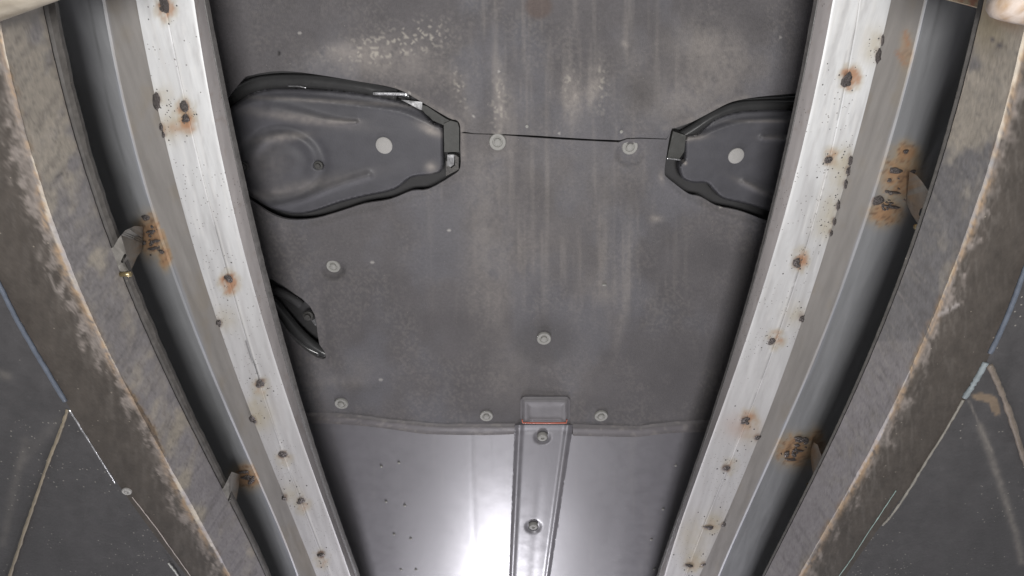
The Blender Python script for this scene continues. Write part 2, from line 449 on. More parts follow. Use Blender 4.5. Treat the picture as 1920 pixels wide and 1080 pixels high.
seam_f = [(300,250),(855,246),(870,247),(890,250),(935,251),(1000,254),(1060,258),(1110,261),(1162,263),(1175,259),(1200,258),(1250,260),(1620,268)]
seam_m = [(300,252),(855,249),(870,250),(890,251.5),(935,253),(1000,258),(1060,262),(1110,264.5),(1160,267),(1175,261),(1200,260),(1250,261.5),(1620,272)]
front = sheet('felt_cover', [(260,-330),(1660,-330)] + seam_f[::-1], 0.998, M['felt'], paint_felt, [], relief=relief_front, parent=car) if False else None

# holes crossing an outline: clip by building the outline around them
def route(top_poly): return top_poly
iL0 = min(range(len(CL)), key=lambda i: abs(CL[i][0] - 863) + abs(CL[i][1] - 248))
iR0 = min(range(len(CR)), key=lambda i: abs(CR[i][0] - 1257) + abs(CR[i][1] - 252))
iL1 = min(range(len(CL)), key=lambda i: abs(CL[i][0] - 402) + abs(CL[i][1] - 250))
iR1 = min(range(len(CR)), key=lambda i: abs(CR[i][0] - 1578) + abs(CR[i][1] - 270))
def arc(L, i, j):                       # from i forward to j
    out = [L[i]]
    while i != j: i = (i + 1) % len(L); out.append(L[i])
    return out
topL = arc(CL, iL1, iL0)                # left end -> over the top -> right tip
botL = arc(CL, iL0, iL1)[::-1]          # left end -> along the bottom -> right tip
# CR runs from top right leftwards then along the bottom to the right
topR = arc(CR, iR1, iR0)[::-1]          # left tip -> over top -> right end
botR = arc(CR, iR0, iR1)                # left tip -> bottom -> right end
sf = [p for p in seam_f if 866 < p[0] < 1254]; sm = [p for p in seam_m if 866 < p[0] < 1254]
front_poly = [(250,-330),(1680,-330),(1680,262)] + topR[::-1] + sf[::-1] + topL[::-1] + [(250,256)]
front = sheet('felt_cover', front_poly, 0.998, M['felt'], paint_felt, relief=relief_front, parent=car)

up_l = [(420,764),(500,768),(583,773),(670,777),(720,784),(798,791),(835,794),(966,794)]
up_r = [(1074,795),(1130,797),(1199,798),(1246,792),(1331,786),(1440,780)]
lo_l = [(420,786),(500,790),(583,793),(675,798),(755,808),(800,814),(904,816),(964,814)]
lo_r = [(1074,817),(1152,819),(1199,819),(1246,813),(1325,809),(1440,803)]
mid_poly = [(250,262)] + botL + sm + botR + [(1680,268),(1680,770)] + [(x, y + 1.5) for x, y in up_r[::-1]] + [(1062,796),(978,796)] + [(x, y + 1.5) for x, y in up_l[::-1]] + [(250,765)]
mid = sheet('felt_cover', mid_poly, 1.0, M['felt'], paint_felt, holes=[SO], relief=relief_mid, parent=car)
tag(mid, 'dark felt cover between the two arm cut-outs and the smooth tray')

def paint_strip(x, y):
    c = np.repeat(np.array([[0.125, 0.116, 0.120]]), len(x), 0) * (0.85 + .3 * fbm(x / 30, y / 10, 8))[:, None]
    return mixc(c, DUST, .3 * smooth(.55, .75, fbm(x / 12, y / 6, 88)))
def strip_poly(up, lo): return catmull(up, False, 3) + catmull(lo, False, 3)[::-1]
for up, lo in ((up_l, lo_l), (up_r, lo_r)):
    ylo = lambda x, lo=lo: np.interp(x, [p[0] for p in lo], [p[1] for p in lo]); yup = lambda x, up=up: np.interp(x, [p[0] for p in up], [p[1] for p in up])
    def rel(x, y, ylo=ylo, yup=yup):
        t = np.clip((y - yup(x)) / (ylo(x) - yup(x)), 0, 1)
        return .003 - .006 * smooth(0, .35, t) + .002 * smooth(.4, .8, t) - .002 * smooth(.8, 1, t) + (fbm(x / 60, y / 60, 4) - .5) * .0015
    sheet('joint_flange', strip_poly(up, lo), 0.997, M['pan'], paint_strip, relief=rel, step=3.0, thick=0.008, parent=car)

TRAY = np.array([0.118, 0.113, 0.123])
def paint_tray(x, y):
    c = np.repeat(TRAY[None], len(x), 0) * (0.92 + .16 * fbm(x / 80, y / 200, 12))[:, None]
    c = mixc(c, (0.16, 0.15, 0.15), .25 * smooth(.6, .8, fbm(x / 10, y / 90, 14)))
    c = c * (1 - .35 * np.exp(-((x - (885 + (y - 820) * .02)) / 1.8) ** 2) * (1 - smooth(980, 1020, y)))[:, None]
    c = c * (1 - .25 * np.exp(-((x - (920 + 10 * np.sin((y - 820) / 30) * .4)) / 1.8) ** 2) * (1 - smooth(880, 900, y)))[:, None]
    return c
def rel_tray(x, y):
    return (fbm(x / 140, y / 160, 19, 2) - .5) * .003 + .0003 * np.exp(-((x - (885 + (y - 820) * .02)) / 3) ** 2)
tl_x = lambda y: 965 - (y - 800) * (11 / 280); tr_x = lambda y: 1074 - (y - 800) * (42 / 280)
YB = 1500
left_tray = sheet('smooth_tray', [(x, y - 3) for x, y in lo_l[:-1]] + [(tl_x(811) + 3, 811), (tl_x(YB) + 3, YB), (250, YB), (250, 782)], 1.002, M['tray'], paint_tray, relief=rel_tray, parent=car, bounds=(440, 700, 1500, 1110))
right_tray = sheet('smooth_tray', [(tr_x(814) - 3, 814)] + [(x, y - 3) for x, y in lo_r[1:]] + [(1680, 800), (1680, YB), (tr_x(YB) - 3, YB)], 1.002, M['tray'], paint_tray, relief=rel_tray, parent=car, bounds=(400, 700, 1480, 1110))

# centre tunnel cover with raised edges
def rel_tun(x, y):
    t = (x - tl_x(y)) / (tr_x(y) - tl_x(y))
    e = np.minimum(t, 1 - t)
    return .0045 * (1 - smooth(0.0, .07, e)) - .0014 * np.exp(-((e - .085) / .03) ** 2) + .0025 * smooth(.1, .17, e) \
        + .0015 * np.exp(-((y - 808) / 5) ** 2) + bowl(x, y, 1017, 820, 18, .004) + bowl(x, y, 1000, 987, 18, .004) + .0006 * np.exp(-((x - 1006 + (y - 990) * .08) / 8) ** 2) * smooth(860, 940, y)
tun = sheet('tunnel_cover', [(tl_x(797), 797), (tr_x(797), 797), (tr_x(YB), YB), (tl_x(YB), YB)], 0.995, M['tunnel'], paint_tray, relief=rel_tun, step=2.6, parent=car, thick=0.012, bounds=(930, 790, 1100, 1110))
# raised block above the tunnel cover and its red seal
def rrect(x0, y0, x1, y1, r, n=5, ins=0):
    o = []
    for cx, cy, a0 in ((x1 - r, y0 + r, -90), (x1 - r, y1 - r, 0), (x0 + r, y1 - r, 90), (x0 + r, y0 + r, 180)):
        for k in range(n + 1):
            a = math.radians(a0 + 90 * k / n); o.append((cx + r * math.cos(a), cy + r * math.sin(a)))
    return o
def rel_blk(x, y):
    d = np.minimum.reduce([x - 976, 1069 - x, y - 744, 812 - y])
    return .007 * (1 - smooth(0, 9, d)) + .003 * smooth(10, 20, d)
blk = sheet('cover_block', rrect(976, 744, 1069, 791, 9), 0.988, M['pan'], lambda x, y: np.repeat(np.array([[0.135, 0.128, 0.135]]), len(x), 0) * (0.85 + .3 * fbm(x / 12, y / 12, 6))[:, None], relief=rel_blk, step=2.2, thick=0.012, parent=car)
tube('red_seal', [V(979, 787, .986), V(980, 792.5, .986), V(1000, 793, .986), V(1030, 793.3, .986), V(1062, 792.8, .986), V(1063, 787, .986)], 0.0019, M['orange'], car, n=8)
place('seal_dip', lathe('seal_dip', [(0, -1), (.9, -.9), (1, 0)], M['dkbolt'], 8), 1022, 791.0, .9835, .0001, None) if False else None

# fixings
clip_prof = [(1.0, 0.25), (1.0, -0.05), (0.93, -0.14), (0.62, -0.10), (0.56, 0.02), (0.46, 0.02), (0.42, -0.22), (0.32, -0.30), (0.02, -0.32)]
clipm = lathe('push_clip', clip_prof, M['clip'], 20)
capm = lathe('disc_cap', [(1.0, 0.3), (1.0, 0), (0.9, -0.07), (0.3, -0.10), (0.02, -0.10)], M['cap'], 24)
boltm = lathe('bolt', [(1.0, 0.4), (1.0, -0.1), (.9, -.2), (.62, -.22), (.60, -.7), (.5, -.8), (.02, -.8)], M['dkbolt'], 6 * 2)
screwm = lathe('screw', [(1.0, .3), (1.0, -.1), (.8, -.35), (.3, -.45), (.28, -.2), (.02, -.15)], M['clip'], 14)
dropm = lathe('rivet_or_drop', [(1.0, .2), (.9, -.3), (.5, -.6), (.02, -.7)], M['clip'], 8)
for (px, py, r, z, par) in [(933,266,16,1.000,mid),(1181,275,15,1.003,mid),(625,499,13,1.004,mid),(1020,635,13.5,.999,mid),(640,757,12.5,.998,mid),(912,780,12.5,.998,mid),(1127,780,12.5,.998,mid)]:
    place('push_clip', clipm, px, py, z, r * MPP(py, z), par, rot=random.random() * 6)
for (px, py, r, z) in [(1017,819,10,.995),(1000,986,9,.995)]:
    place('bolt', screwm, px, py, z, r * MPP(py, z), tun)
    # flat dark disc standing in for shade on the far side of the recess
    place('recess_shade', lathe('recess_shade', [(1.12, .02), (1.1, 0), (.02, 0)], M['matblack'], 16), px, py + 3.5, z + .0062, r * MPP(py, z), tun, sz=.004)
for (px, py) in [(715,875),(748,868),(724,941),(759,948),(739,1002),(770,1010),(752,1068),(780,1068)]:
    place('rivet_or_drop', dropm, px, py, 1.001, 2.8 * MPP(py, 1.0), left_tray)
for (px, py) in [(1267,873),(1243,955),(1221,1012),(1227,1067)]:
    place('rivet_or_drop', dropm, px, py, 1.001, 2.6 * MPP(py, 1.0), right_tray)
for (px, py, r) in [(988,237,3.4),(1165,247,3.6)]:
    place('rivet_or_drop', dropm, px, py, .995, r * MPP(py, .995), front)  # water drops, sharing the rivet mesh
place('rivet_or_drop', dropm, 1133, 534, .998, 4.5 * MPP(534, 1.0), mid, sy=.5)

# arm cover pans in the cut-outs
def edge_in(poly): 
    pp = poly + [poly[0]]
    return lambda x, y: polydist(x, y, pp)
PAN = np.array([0.070, 0.069, 0.077])
def pan_paint(lst):
    def f(x, y):
        c = np.repeat(PAN[None], len(x), 0) * (0.9 + .2 * fbm(x / 40, y / 30, 2))[:, None]
        n = fbm(x / 8, y / 8, 52)
        for cx, cy, rx, ry, a, s in lst: c = mixc(c, DUST, np.clip(s * blob(x, y, cx, cy, rx, ry, a) * (.4 + n), 0, 1))
        return c
    return f
ridgeL = catmull([(400,250),(433,212),(460,196),(495,188),(545,185),(620,192),(700,202),(750,210),(790,226),(820,240)], False, 4)
def rel_panL(x, y):
    d = edge_in(PL)(x, y)
    z = .012 * (1 - smooth(0, 4.5, d))
    dr = polydist(x, y, ridgeL)
    up = y < np.interp(x, [p[0] for p in ridgeL], [p[1] for p in ridgeL])
    z += np.where(up, .010 * smooth(0, 14, dr), -.001 * np.exp(-(dr / 4) ** 2))
    # swirl round the ball joint and its two swept ribs
    R = np.hypot(x - 530, (y - 305) / .85)
    z += -.005 * np.exp(-((R - 58) / 10) ** 2) * smooth(-.6, .6, -(y - 300) / 60.) - .004 * (1 - smooth(20, 46, R)) + .004 * np.exp(-((R - 78) / 10) ** 2)
    z += -.010 * np.exp(-(polydist(x, y, catmull([(510,205),(560,215),(600,224),(640,229),(668,229)], False, 4)) / np.interp(x, [500, 600, 670], [16, 9, 3])) ** 2)
    z += -.007 * np.exp(-(polydist(x, y, catmull([(500,392),(560,376),(620,352),(670,335),(690,329)], False, 4)) / 8) ** 2)
    z += bowl(x, y, 597, 310, 12, .008)
    return z
panL = sheet('arm_cover', PL, 1.006, M['pan'], pan_paint([(565,222,90,9,8,.55),(640,228,35,5,0,.5),(530,258,46,8,-6,.5),(500,310,40,40,0,.2),(806,243,22,8,25,1.0),(808,314,10,10,0,.7),(560,352,120,12,-12,.3),(620,190,180,4,3,.4)]), relief=rel_panL, step=2.8, thick=.016, parent=car)
tag(panL, 'moulded dark arm cover with swirl ribs filling the wide cut-out')
ridgeR = catmull([(1580,225),(1489,225),(1428,227),(1381,232),(1339,246),(1316,257),(1290,260)], False, 4)
def rel_panR(x, y):
    d = edge_in(PR)(x, y)
    z = .012 * (1 - smooth(0, 4.5, d))
    dr = polydist(x, y, ridgeR)
    rp = ridgeR[::-1]
    up = y < np.interp(x, [p[0] for p in rp], [p[1] for p in rp])
    z += np.where(up, .010 * smooth(0, 12, dr), -.001 * np.exp(-(dr / 3) ** 2))
    z += -.006 * np.exp(-(polydist(x, y, [(1395,342),(1420,355),(1450,365)]) / 6) ** 2) - .006 * np.exp(-(polydist(x, y, [(1430,258),(1470,259)]) / 5) ** 2)
    return z
panR = sheet('arm_cover', PR, 1.006, M['pan'], pan_paint([(1300,259,26,5,-8,.5),(1450,258,24,5,0,.3),(1410,350,36,6,25,.3),(1285,306,3,3,0,1.2),(1430,227,60,3,0,.4)]), relief=rel_panR, step=2.8, thick=.016, parent=car)
tag(panR, 'moulded dark arm cover filling the narrower cut-out beside the bright rail')
place('disc_cap', capm, 720, 273, 1.003, 15.5 * MPP(273, 1.003), panL)
place('disc_cap', capm, 1380.5, 292.5, 1.003, 14.5 * MPP(292, 1.003), panR)
place('bolt', boltm, 597, 310, 1.006, 8.5 * MPP(310, 1.006), panL)
place('bolt', boltm, 457, 312, 1.000, 9 * MPP(312, 1.000), panL)

# what shows in the gaps round the covers
def poly_tube(name, pts, z, rpx, mat, par=car, n=10):
    q = catmull(pts, False, 6); 
    return tube(name, [V(a, b, z) for a, b in q], [rpx * MPP(b, z) for a, b in q], mat, par, n)
poly_tube('control_arm', [(395,240),(430,190),(452,172),(490,156),(560,152),(640,158),(700,168),(745,178)], 1.035, 13, M['glossblack'])
poly_tube('stabiliser_bar', [(400,200),(452,160),(500,146),(560,145),(650,157),(740,173),(770,182)], 1.047, 6, M['glossblack'])
poly_tube('control_arm', [(1600,196),(1500,197),(1430,198),(1380,202),(1335,220),(1300,243),(1268,262)], 1.035, 11, M['glossblack'])
poly_tube('stabiliser_bar', [(1600,183),(1500,184),(1400,190),(1350,205)], 1.047, 5, M['glossblack'])
def slab(name, poly, z, th, mat, par, col=(0.5, 0.5, 0.5)):
    return sheet(name, poly, z, mat, lambda x, y: np.repeat(np.array([col]), len(x), 0) * (0.8 + .4 * fbm(x / 6, y / 6, 33))[:, None], step=4, thick=th, parent=par)
slab('subframe_block', [(832,232),(845,226),(858,230),(861,240),(861,285),(833,285)], 1.014, .04, M['pan'], car, (0.060, 0.060, 0.057))
slab('subframe_block', [(1262,246),(1286,254),(1283,284),(1274,298),(1251,296)], 1.014, .04, M['pan'], car, (0.055, 0.055, 0.052))
slab('subframe_block', [(792,197),(800,199),(835,222),(850,229),(842,238),(830,234),(812,226),(790,206)], 1.02, .05, M['pan'], car, (0.05, 0.05, 0.048))
slab('heat_tab', [(752,187),(792,191),(791,206),(786,205),(775,199)], 1.018, .002, M['zinc'], car)
poly_tube('bright_rod', [(700,175),(730,175.5),(766,177)], 1.000, 3.2, M['zinc'])
poly_tube('bright_rod', [(540,161.5),(560,162),(574,165)], 1.020, 1.3, M['zinc'])
slab('bright_bush', [(839,290),(852,290),(851,309),(845,313),(838,310)], 1.016, .012, M['zinc'], car)
slab('rubber_bush', [(836,300),(836,330),(860,318),(860,295),(853,290),(853,310),(846,316)], 1.020, .012, M['rubber'], car)
poly_tube('bracket_edge', [(1250,297),(1262,298),(1276,300)], 1.012, 1.5, M['zinc'])
# small opening low on the left
poly_tube('control_arm', [(505,560),(530,590),(552,617),(575,640),(596,655),(612,664)], 1.020, 11, M['glossblack'])
poly_tube('stabiliser_bar', [(500,575),(530,612),(552,634),(575,652),(600,664)], 1.010, 6, M['glossblack'])
place('bolt', boltm, 578, 592, 1.02, 10 * MPP(592, 1.02), car)
slab('heat_tab', [(584,601),(591,598),(594,612),(590,610)], 1.015, .002, M['zinc'], car)
poly_tube('stabiliser_bar', [(505,540),(540,555),(565,572)], 1.03, 8, M['matblack'])

# the steel floor above all the covers
fp = P(np.array([-900, 2800, 2800, -900.]), np.array([-420, -420, 1500, 1500.]), 1.065)
fme = mesh('floor_pan', [(-1.3, -1.4, 1.065), (1.3, -1.4, 1.065), (1.3, 4.4, 1.065), (-1.3, 4.4, 1.065), (-1.3, -1.4, 1.085), (1.3, -1.4, 1.085), (1.3, 4.4, 1.085), (-1.3, 4.4, 1.085)],
           [(0, 3, 2, 1), (4, 5, 6, 7), (0, 1, 5, 4), (1, 2, 6, 5), (2, 3, 7, 6), (3, 0, 4, 7)], M['matblack'], smooth_shade=False)
link('floor_pan', fme, car)

# ================================================================== RAILS
RZ = 0.800
rails = {}
RL = dict(
 seam=[(255,0),(288,167),(334,360),(367,473),(442,700),(500,850),(582,1050),(593,1080)],
 ridge=[(195,0),(228,187),(273,360),(290,400),(393,687),(471,872),(558,1080)],
 mid=[(308,0),(343,180),(385,360),(427,510),(482,700),(530,850),(600,1030),(618,1080)],
 edge=[(363,0),(393,180),(430,360),(452,460),(522,690),(577,860),(657,1080)],
 inner=[(384,0),(402,133),(453,360),(473,430),(523,645),(535,680),(587,860),(619,947),(667,1080)],
 rub=[(393,0),(409,133),(463,360),(481,430),(533,645),(545,680),(596,860),(627,947),(675,1080)])
RR = dict(
 seam=[(1672,0),(1640,123),(1583,350),(1557,440),(1517,563),(1476,680),(1418,828),(1359,976),(1311,1080)],
 ridge=[(1737,0),(1707,133),(1653,313),(1623,407),(1573,557),(1528,680),(1470,798),(1348,1080)],
 mid=[(1614,0),(1590,123),(1545,350),(1500,500),(1440,680),(1385,828),(1322,980),(1285,1080)],
 edge=[(1563,0),(1523,193),(1483,360),(1462,440),(1384,680),(1337,813),(1246,1080)],
 inner=[(1535,0),(1461,353),(1450,405),(1403,565),(1369,680),(1349,760),(1326,813),(1236,1080)],
 rub=[(1528,0),(1455,353),(1445,405),(1399,565),(1365,680),(1345,760),(1322,813),(1232,1080)])
WELDS = {
 'L': [(308,8,8,16),(345,200,9,13),(349,222,6,8),(428,522,7,9),(488,718,8,9),(530,852,8,7),(565,938,8,8),(602,1040,9,6)],
 'R': [(1587,150,8,12),(1553,300,8,8),(1493,492,8,11),(1447,640,6,8),(1397,788,7,9),(1362,878,8,7),(1328,988,10,4),(1292,1060,10,4)]}
SEAMW = {
 'L': [(294,190,8,19),(303,238,4,9),(307,252,4,7),(411,605,6,10),(473,785,6,9),(478,790,4,5),(533,934,5,7)],
 'R': [(1646,105,6,15),(1654,75,3,12),(1594,300,5,12),(1590,320,5,10),(1585,345,4,10),(1571,385,4,12),(1564,415,4,10),(1558,437,4,7),(1503,597,6,9),(1420,820,7,6),(1356,984,5,6),(1319,1058,5,4)]}
CHW = {
 'L': [(273,408,8,6),(283,434,11,3),(292,452,10,3),(287,466,12,3),(304,472,5,5),(268,455,5,5),(457,885,10,3),(462,895,12,3),(472,900,6,5)],
 'R': [(1680,320,13,6),(1712,322,6,4),(1645,376,13,9),(1672,388,17,3),(1678,361,14,2),(1668,338,4,4),(1699,284,5,4),(1508,825,9,5),(1497,822,8,4),(1475,852,5,8),(1482,862,12,2),(1497,845,12,2),(1495,835,5,3)]}
RUST = (0.33, 0.165, 0.085); RUSTD = (0.11, 0.06, 0.04); YEL = (0.38, 0.335, 0.245)
def paint_rail(side):
    wl = WELDS[side]; sw = SEAMW[side]; K = RL if side == 'L' else RR
    midp = K['mid']
    sgn = 1 if side == 'L' else -1
    def f(x, y, s):
        c = np.repeat(np.array([[0.485, 0.485, 0.49]]), len(x), 0)
        # worn pale streaks; lamp light painted in, paler near, greyer towards the far end
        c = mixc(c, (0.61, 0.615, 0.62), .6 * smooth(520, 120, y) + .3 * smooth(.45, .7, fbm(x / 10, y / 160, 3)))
        c = mixc(c, (0.37, 0.36, 0.36), .42 * smooth(.52, .72, fbm((x - sgn * y * .28) / 7, y / 120, 23)))
        c = mixc(c, (0.60, 0.595, 0.59), .6 * smooth(.62, .72, fbm((x - sgn * y * .28) / 4, y / 200, 29)) * (y < 620))
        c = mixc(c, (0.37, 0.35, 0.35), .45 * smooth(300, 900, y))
        gd = np.interp(y, [p[1] for p in midp], [p[0] for p in midp])
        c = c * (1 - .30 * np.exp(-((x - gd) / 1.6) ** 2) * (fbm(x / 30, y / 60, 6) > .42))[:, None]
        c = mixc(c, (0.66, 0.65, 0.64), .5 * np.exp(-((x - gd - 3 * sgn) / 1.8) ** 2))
        n = fbm(x / 9, y / 9, 15, 4)
        for (wx, wy, rx, ry) in wl:
            off = (2 * sgn, 8) if side == 'L' else (8, -4)
            g = blob(x, y, wx + off[0] * (1 if side == 'L' else 1), wy + off[1], 17 + rx * .5, 18 + ry * .6)
            k = np.clip(g * (.2 + 1.35 * n), 0, 1) * (0.95 if wy < 560 else .62) * (.7 + .5 * ((wx * 7 + wy) % 10) / 10)
            c = mixc(c, YEL, .5 * smooth(.12, .4, k)); c = mixc(c, RUST, .85 * smooth(.3, .75, k))
            c = mixc(c, RUSTD, .8 * smooth(.35, .8, blob(x, y, wx, wy, rx + 3, ry + 3) * (.5 + n)))
        for (wx, wy, rx, ry) in sw:
            g = blob(x, y, wx + sgn * 10, wy - 6, 22, 22); c = mixc(c, YEL, .55 * np.clip(g * (.4 + n), 0, 1))
            c = mixc(c, RUSTD, .6 * smooth(.4, .9, blob(x, y, wx, wy, rx + 3, ry + 5) * (.5 + n)))
        g = blob(x, y, 1300, 1010, 30, 40, 0) if side == 'R' else blob(x, y, 480, 765, 18, 26, 0)
        c = mixc(c, YEL, .6 * np.clip(g * (.4 + n), 0, 1))
        g = blob(x, y, 1392, 800, 30, 22, 0) if side == 'R' else blob(x, y, 330, 240, 30, 10, 0)
        c = mixc(c, RUST, .45 * np.clip(g * (.4 + n), 0, 1))
        c = np.where((s < .6)[:, None], np.array([[.04, .036, .032]]), c)  # dark strip standing in for shadow in the seam gap
        if side == 'L':
            c = c * (1 - .6 * np.exp(-(polydist(x, y, [(461,640),(470,668),(480,690),(486,712)]) / 1.5) ** 2))[:, None]
        return c
    return f
def paint_lip(side):
    def f(x, y, s):
        c = np.repeat(np.array([[0.36, 0.335, 0.33]]), len(x), 0) * (0.9 + .2 * fbm(x / 8, y / 90, 9))[:, None]
        return mixc(c, (0.30, 0.26, 0.24), .6 * smooth(.62, .8, fbm(x / 9, y / 16, 19)))
    return f
def paint_channel(side):
    K = RL if side == 'L' else RR; sgn = 1 if side == 'L' else -1
    rp = K['ridge']
    def f(x, y, s):
        gd = np.interp(y, [p[1] for p in rp], [p[0] for p in rp]); inn = (x - gd) * sgn       # >0 towards the plate
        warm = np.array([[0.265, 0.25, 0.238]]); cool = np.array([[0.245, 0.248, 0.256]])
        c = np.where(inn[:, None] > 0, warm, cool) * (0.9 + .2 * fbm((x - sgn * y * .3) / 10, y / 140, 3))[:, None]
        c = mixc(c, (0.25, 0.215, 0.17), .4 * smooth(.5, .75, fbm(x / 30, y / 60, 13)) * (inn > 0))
        c = mixc(c, (0.34, 0.355, 0.40), .6 * np.exp(-((inn) / 2.6) ** 2))  # highlight along the ridge, painted as a pale line
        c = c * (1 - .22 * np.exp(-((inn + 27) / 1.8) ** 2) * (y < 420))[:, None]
        n = fbm(x / 10, y / 8, 35, 4)
        spots = [(285,440,36,44),(310,480,14,30),(462,895,34,26)] if side == 'L' else [(1690,330,44,52),(1660,400,36,28),(1700,290,26,26),(1490,845,40,34),(1530,835,20,34),(1700,95,14,40)]
        for k_, (cx, cy, rx, ry) in enumerate(spots):
            g = blob(x, y, cx, cy, rx, ry); st = .45 if (cx, cy) == (1700, 95) else 1
            m_ = (inn < 4) | (st < 1)
            h = fbm(x / 6, y / 5, 131 + k_, 4); c = mixc(c, (0.36, 0.285, 0.19), st * .85 * smooth(.06, .80, g * (.4 + .9 * n + .4 * h)) * m_)
            c = mixc(c, (0.36, 0.205, 0.11), st * .8 * smooth(.35, .85, g * (.1 + .8 * n + .9 * h)) * m_)
            c = mixc(c, (0.085, 0.06, 0.05), st * .55 * smooth(.56, .74, h) * smooth(.30, .6, g) * m_)
        for (cx, cy, rx, ry) in CHW[side]:
            c = mixc(c, RUSTD, .8 * smooth(.4, .8, blob(x, y, cx, cy, rx + 2, ry + 2) * (.5 + n)))
        if side == 'R':
            for q in ([(1697,60),(1704,85)], [(1682,98),(1697,120)]):
                c = mixc(c, RUST, .6 * np.exp(-(polydist(x, y, q) / 4) ** 2))
        return c
    return f
def build_rail(side, K, label):
    sg = -1 if side == 'L' else 1                 # outward direction in x
    t = empty('steel_rail', (sg * 0.42, 0.6, RZ)); tag(t, label, 'rail', 'steel rails along the pit')
    xs = {k: xcurve(v, RZ + (.009 if k == 'ridge' else 0)) for k, v in K.items()}
    xin = xcurve(K['inner'], RZ + .027)
    e = xs['edge']; fl = side == 'R'
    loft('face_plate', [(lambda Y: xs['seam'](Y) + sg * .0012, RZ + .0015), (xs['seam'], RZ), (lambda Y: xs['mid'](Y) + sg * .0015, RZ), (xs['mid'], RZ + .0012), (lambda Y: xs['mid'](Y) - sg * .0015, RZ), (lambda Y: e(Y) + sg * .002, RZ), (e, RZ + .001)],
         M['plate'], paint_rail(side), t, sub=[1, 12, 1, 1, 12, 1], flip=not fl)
    loft('side_lip', [(e, RZ + .0012), (lambda Y: (e(Y) + xin(Y)) / 2 - sg * .0003, RZ + .012), (xin, RZ + .027), (lambda Y: xin(Y) + sg * .003, RZ + .027)], M['plate'], paint_lip(side), t, sub=[4, 4, 1], flip=not fl)
    xr = xcurve(K['rub'], RZ + .034)
    jr = lambda Y: xr(Y) - sg * .0008 + .0012 * (fbm(Y * 60, Y * 0, 3) - .5)
    loft('rubber_seal', [(lambda Y: xin(Y) + sg * .001, RZ + .0275), (lambda Y: xin(Y) - sg * .0012, RZ + .0285), (lambda Y: xin(Y) * .4 + jr(Y) * .6, RZ + .031), (jr, RZ + .036), (lambda Y: xin(Y) + sg * .006, RZ + .040)],
         M['rubber'], lambda x, y, s: np.full((len(x), 3), .05), t, sub=[1, 2, 2, 1], flip=not fl)
    xg = xs['ridge']; zc = RZ + .009
    loft('channel', [(lambda Y: xs['seam'](Y) - sg * .012, zc), (lambda Y: xg(Y) - sg * .003, zc), (xg, zc - .0022), (lambda Y: xg(Y) + sg * .003, zc + .0015), (lambda Y: xg(Y) + sg * .022, zc + .0035), (lambda Y: xg(Y) + sg * .0235, zc + .0055),
                     (lambda Y: xg(Y) + sg * .07, zc + .008), (lambda Y: xg(Y) + sg * .16, zc + .010), (lambda Y: xg(Y) + sg * .16, zc + .09)],
         M['channel'], paint_channel(side), t, sub=[16, 1, 1, 6, 1, 12, 10, 3], flip=fl)
    # welds: plug welds on the plate, beads on the seam, tacks where the brackets meet the channel
    tilt = math.radians(0)
    for i, (px, py, rx, ry) in enumerate(WELDS[side]):
        place('weld_spot', WB[i % 5], px, py, RZ - .0002, rx * (.85 + .3 * random.random()) * MPP(py, RZ), t, rot=(.25 + random.uniform(-.3, .3)) * -sg * -1, sy=ry / rx * 1.0, sz=.0035 + .003 * random.random())
        if i % 2 == 0: place('weld_spot', WB[(i + 2) % 5], px + 4 * sg, py + ry * .6, RZ - .0002, rx * .6 * MPP(py, RZ), t, rot=1.3, sz=.004)
    for i, (px, py, rx, ry) in enumerate(SEAMW[side]):
        place('seam_weld', WB[(i + 1) % 5], px, py, RZ + .001, rx * MPP(py, RZ), t, rot=-.28 * sg * -1 * -1, sy=ry / rx, sz=.005)
    for i, (px, py, rx, ry) in enumerate(CHW[side]):
        place('tack_weld', WB[(i + 3) % 5], px, py, zc + .002, rx * MPP(py, RZ), t, rot=.15 * sg, sy=ry / rx, sz=.005)
    zones = [(288,436,16,26),(300,462,12,12),(466,892,16,12)] if side == 'L' else [(1680,345,30,32),(1665,385,24,14),(1490,848,22,18),(1508,828,14,8)]
    for zi, (cx, cy, rx, ry) in enumerate(zones):
        for k in range(9):
            qx, qy = cx + random.gauss(0, rx * .55), cy + random.gauss(0, ry * .6); rr = random.uniform(1.6, 5.5)
            place('tack_weld', WB[(k + zi) % 5], qx, qy, zc + .003, rr * MPP(qy, RZ), t, rot=random.uniform(0, 3), sy=random.uniform(.35, .9), sz=random.uniform(.002, .006))
    # spatter round the plug welds
    v = []; f = []
    for (wx, wy, rx, ry) in WELDS[side] + SEAMW[side]:
        for k in range(14 if wy < 500 else 7):
            a = random.random() * 6.283; d = rx + 3 + abs(random.gauss(0, 18)); px, py = wx + math.cos(a) * d * .8, wy + math.sin(a) * d
            yb = py; xe = np.interp(yb, [p[1] for p in K['seam']], [p[0] for p in K['seam']]); xi = np.interp(yb, [p[1] for p in K['edge']], [p[0] for p in K['edge']])
            if not (min(xe, xi) + 3 < px < max(xe, xi) - 3): continue
            q = V(px, py, RZ); r = (0.8 + random.random() * 1.3) * MPP(py, RZ); o = len(v)
            for j in range(6): v.append((q.x + r * math.cos(j * 1.047), q.y + r * math.sin(j * 1.047), q.z + .0003))
            v.append((q.x, q.y, q.z - r * .8)); f += [(o + j, o + 6, o + (j + 1) % 6) for j in range(6)]
    sp = link('weld_spatter', mesh('weld_spatter', v, f, M['dkbolt']), t); sp['kind'] = 'stuff'
    return t
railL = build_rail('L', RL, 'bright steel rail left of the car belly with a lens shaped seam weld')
railR = build_rail('R', RR, 'bright steel rail right of the car belly, overlapping the narrower arm cut-out')

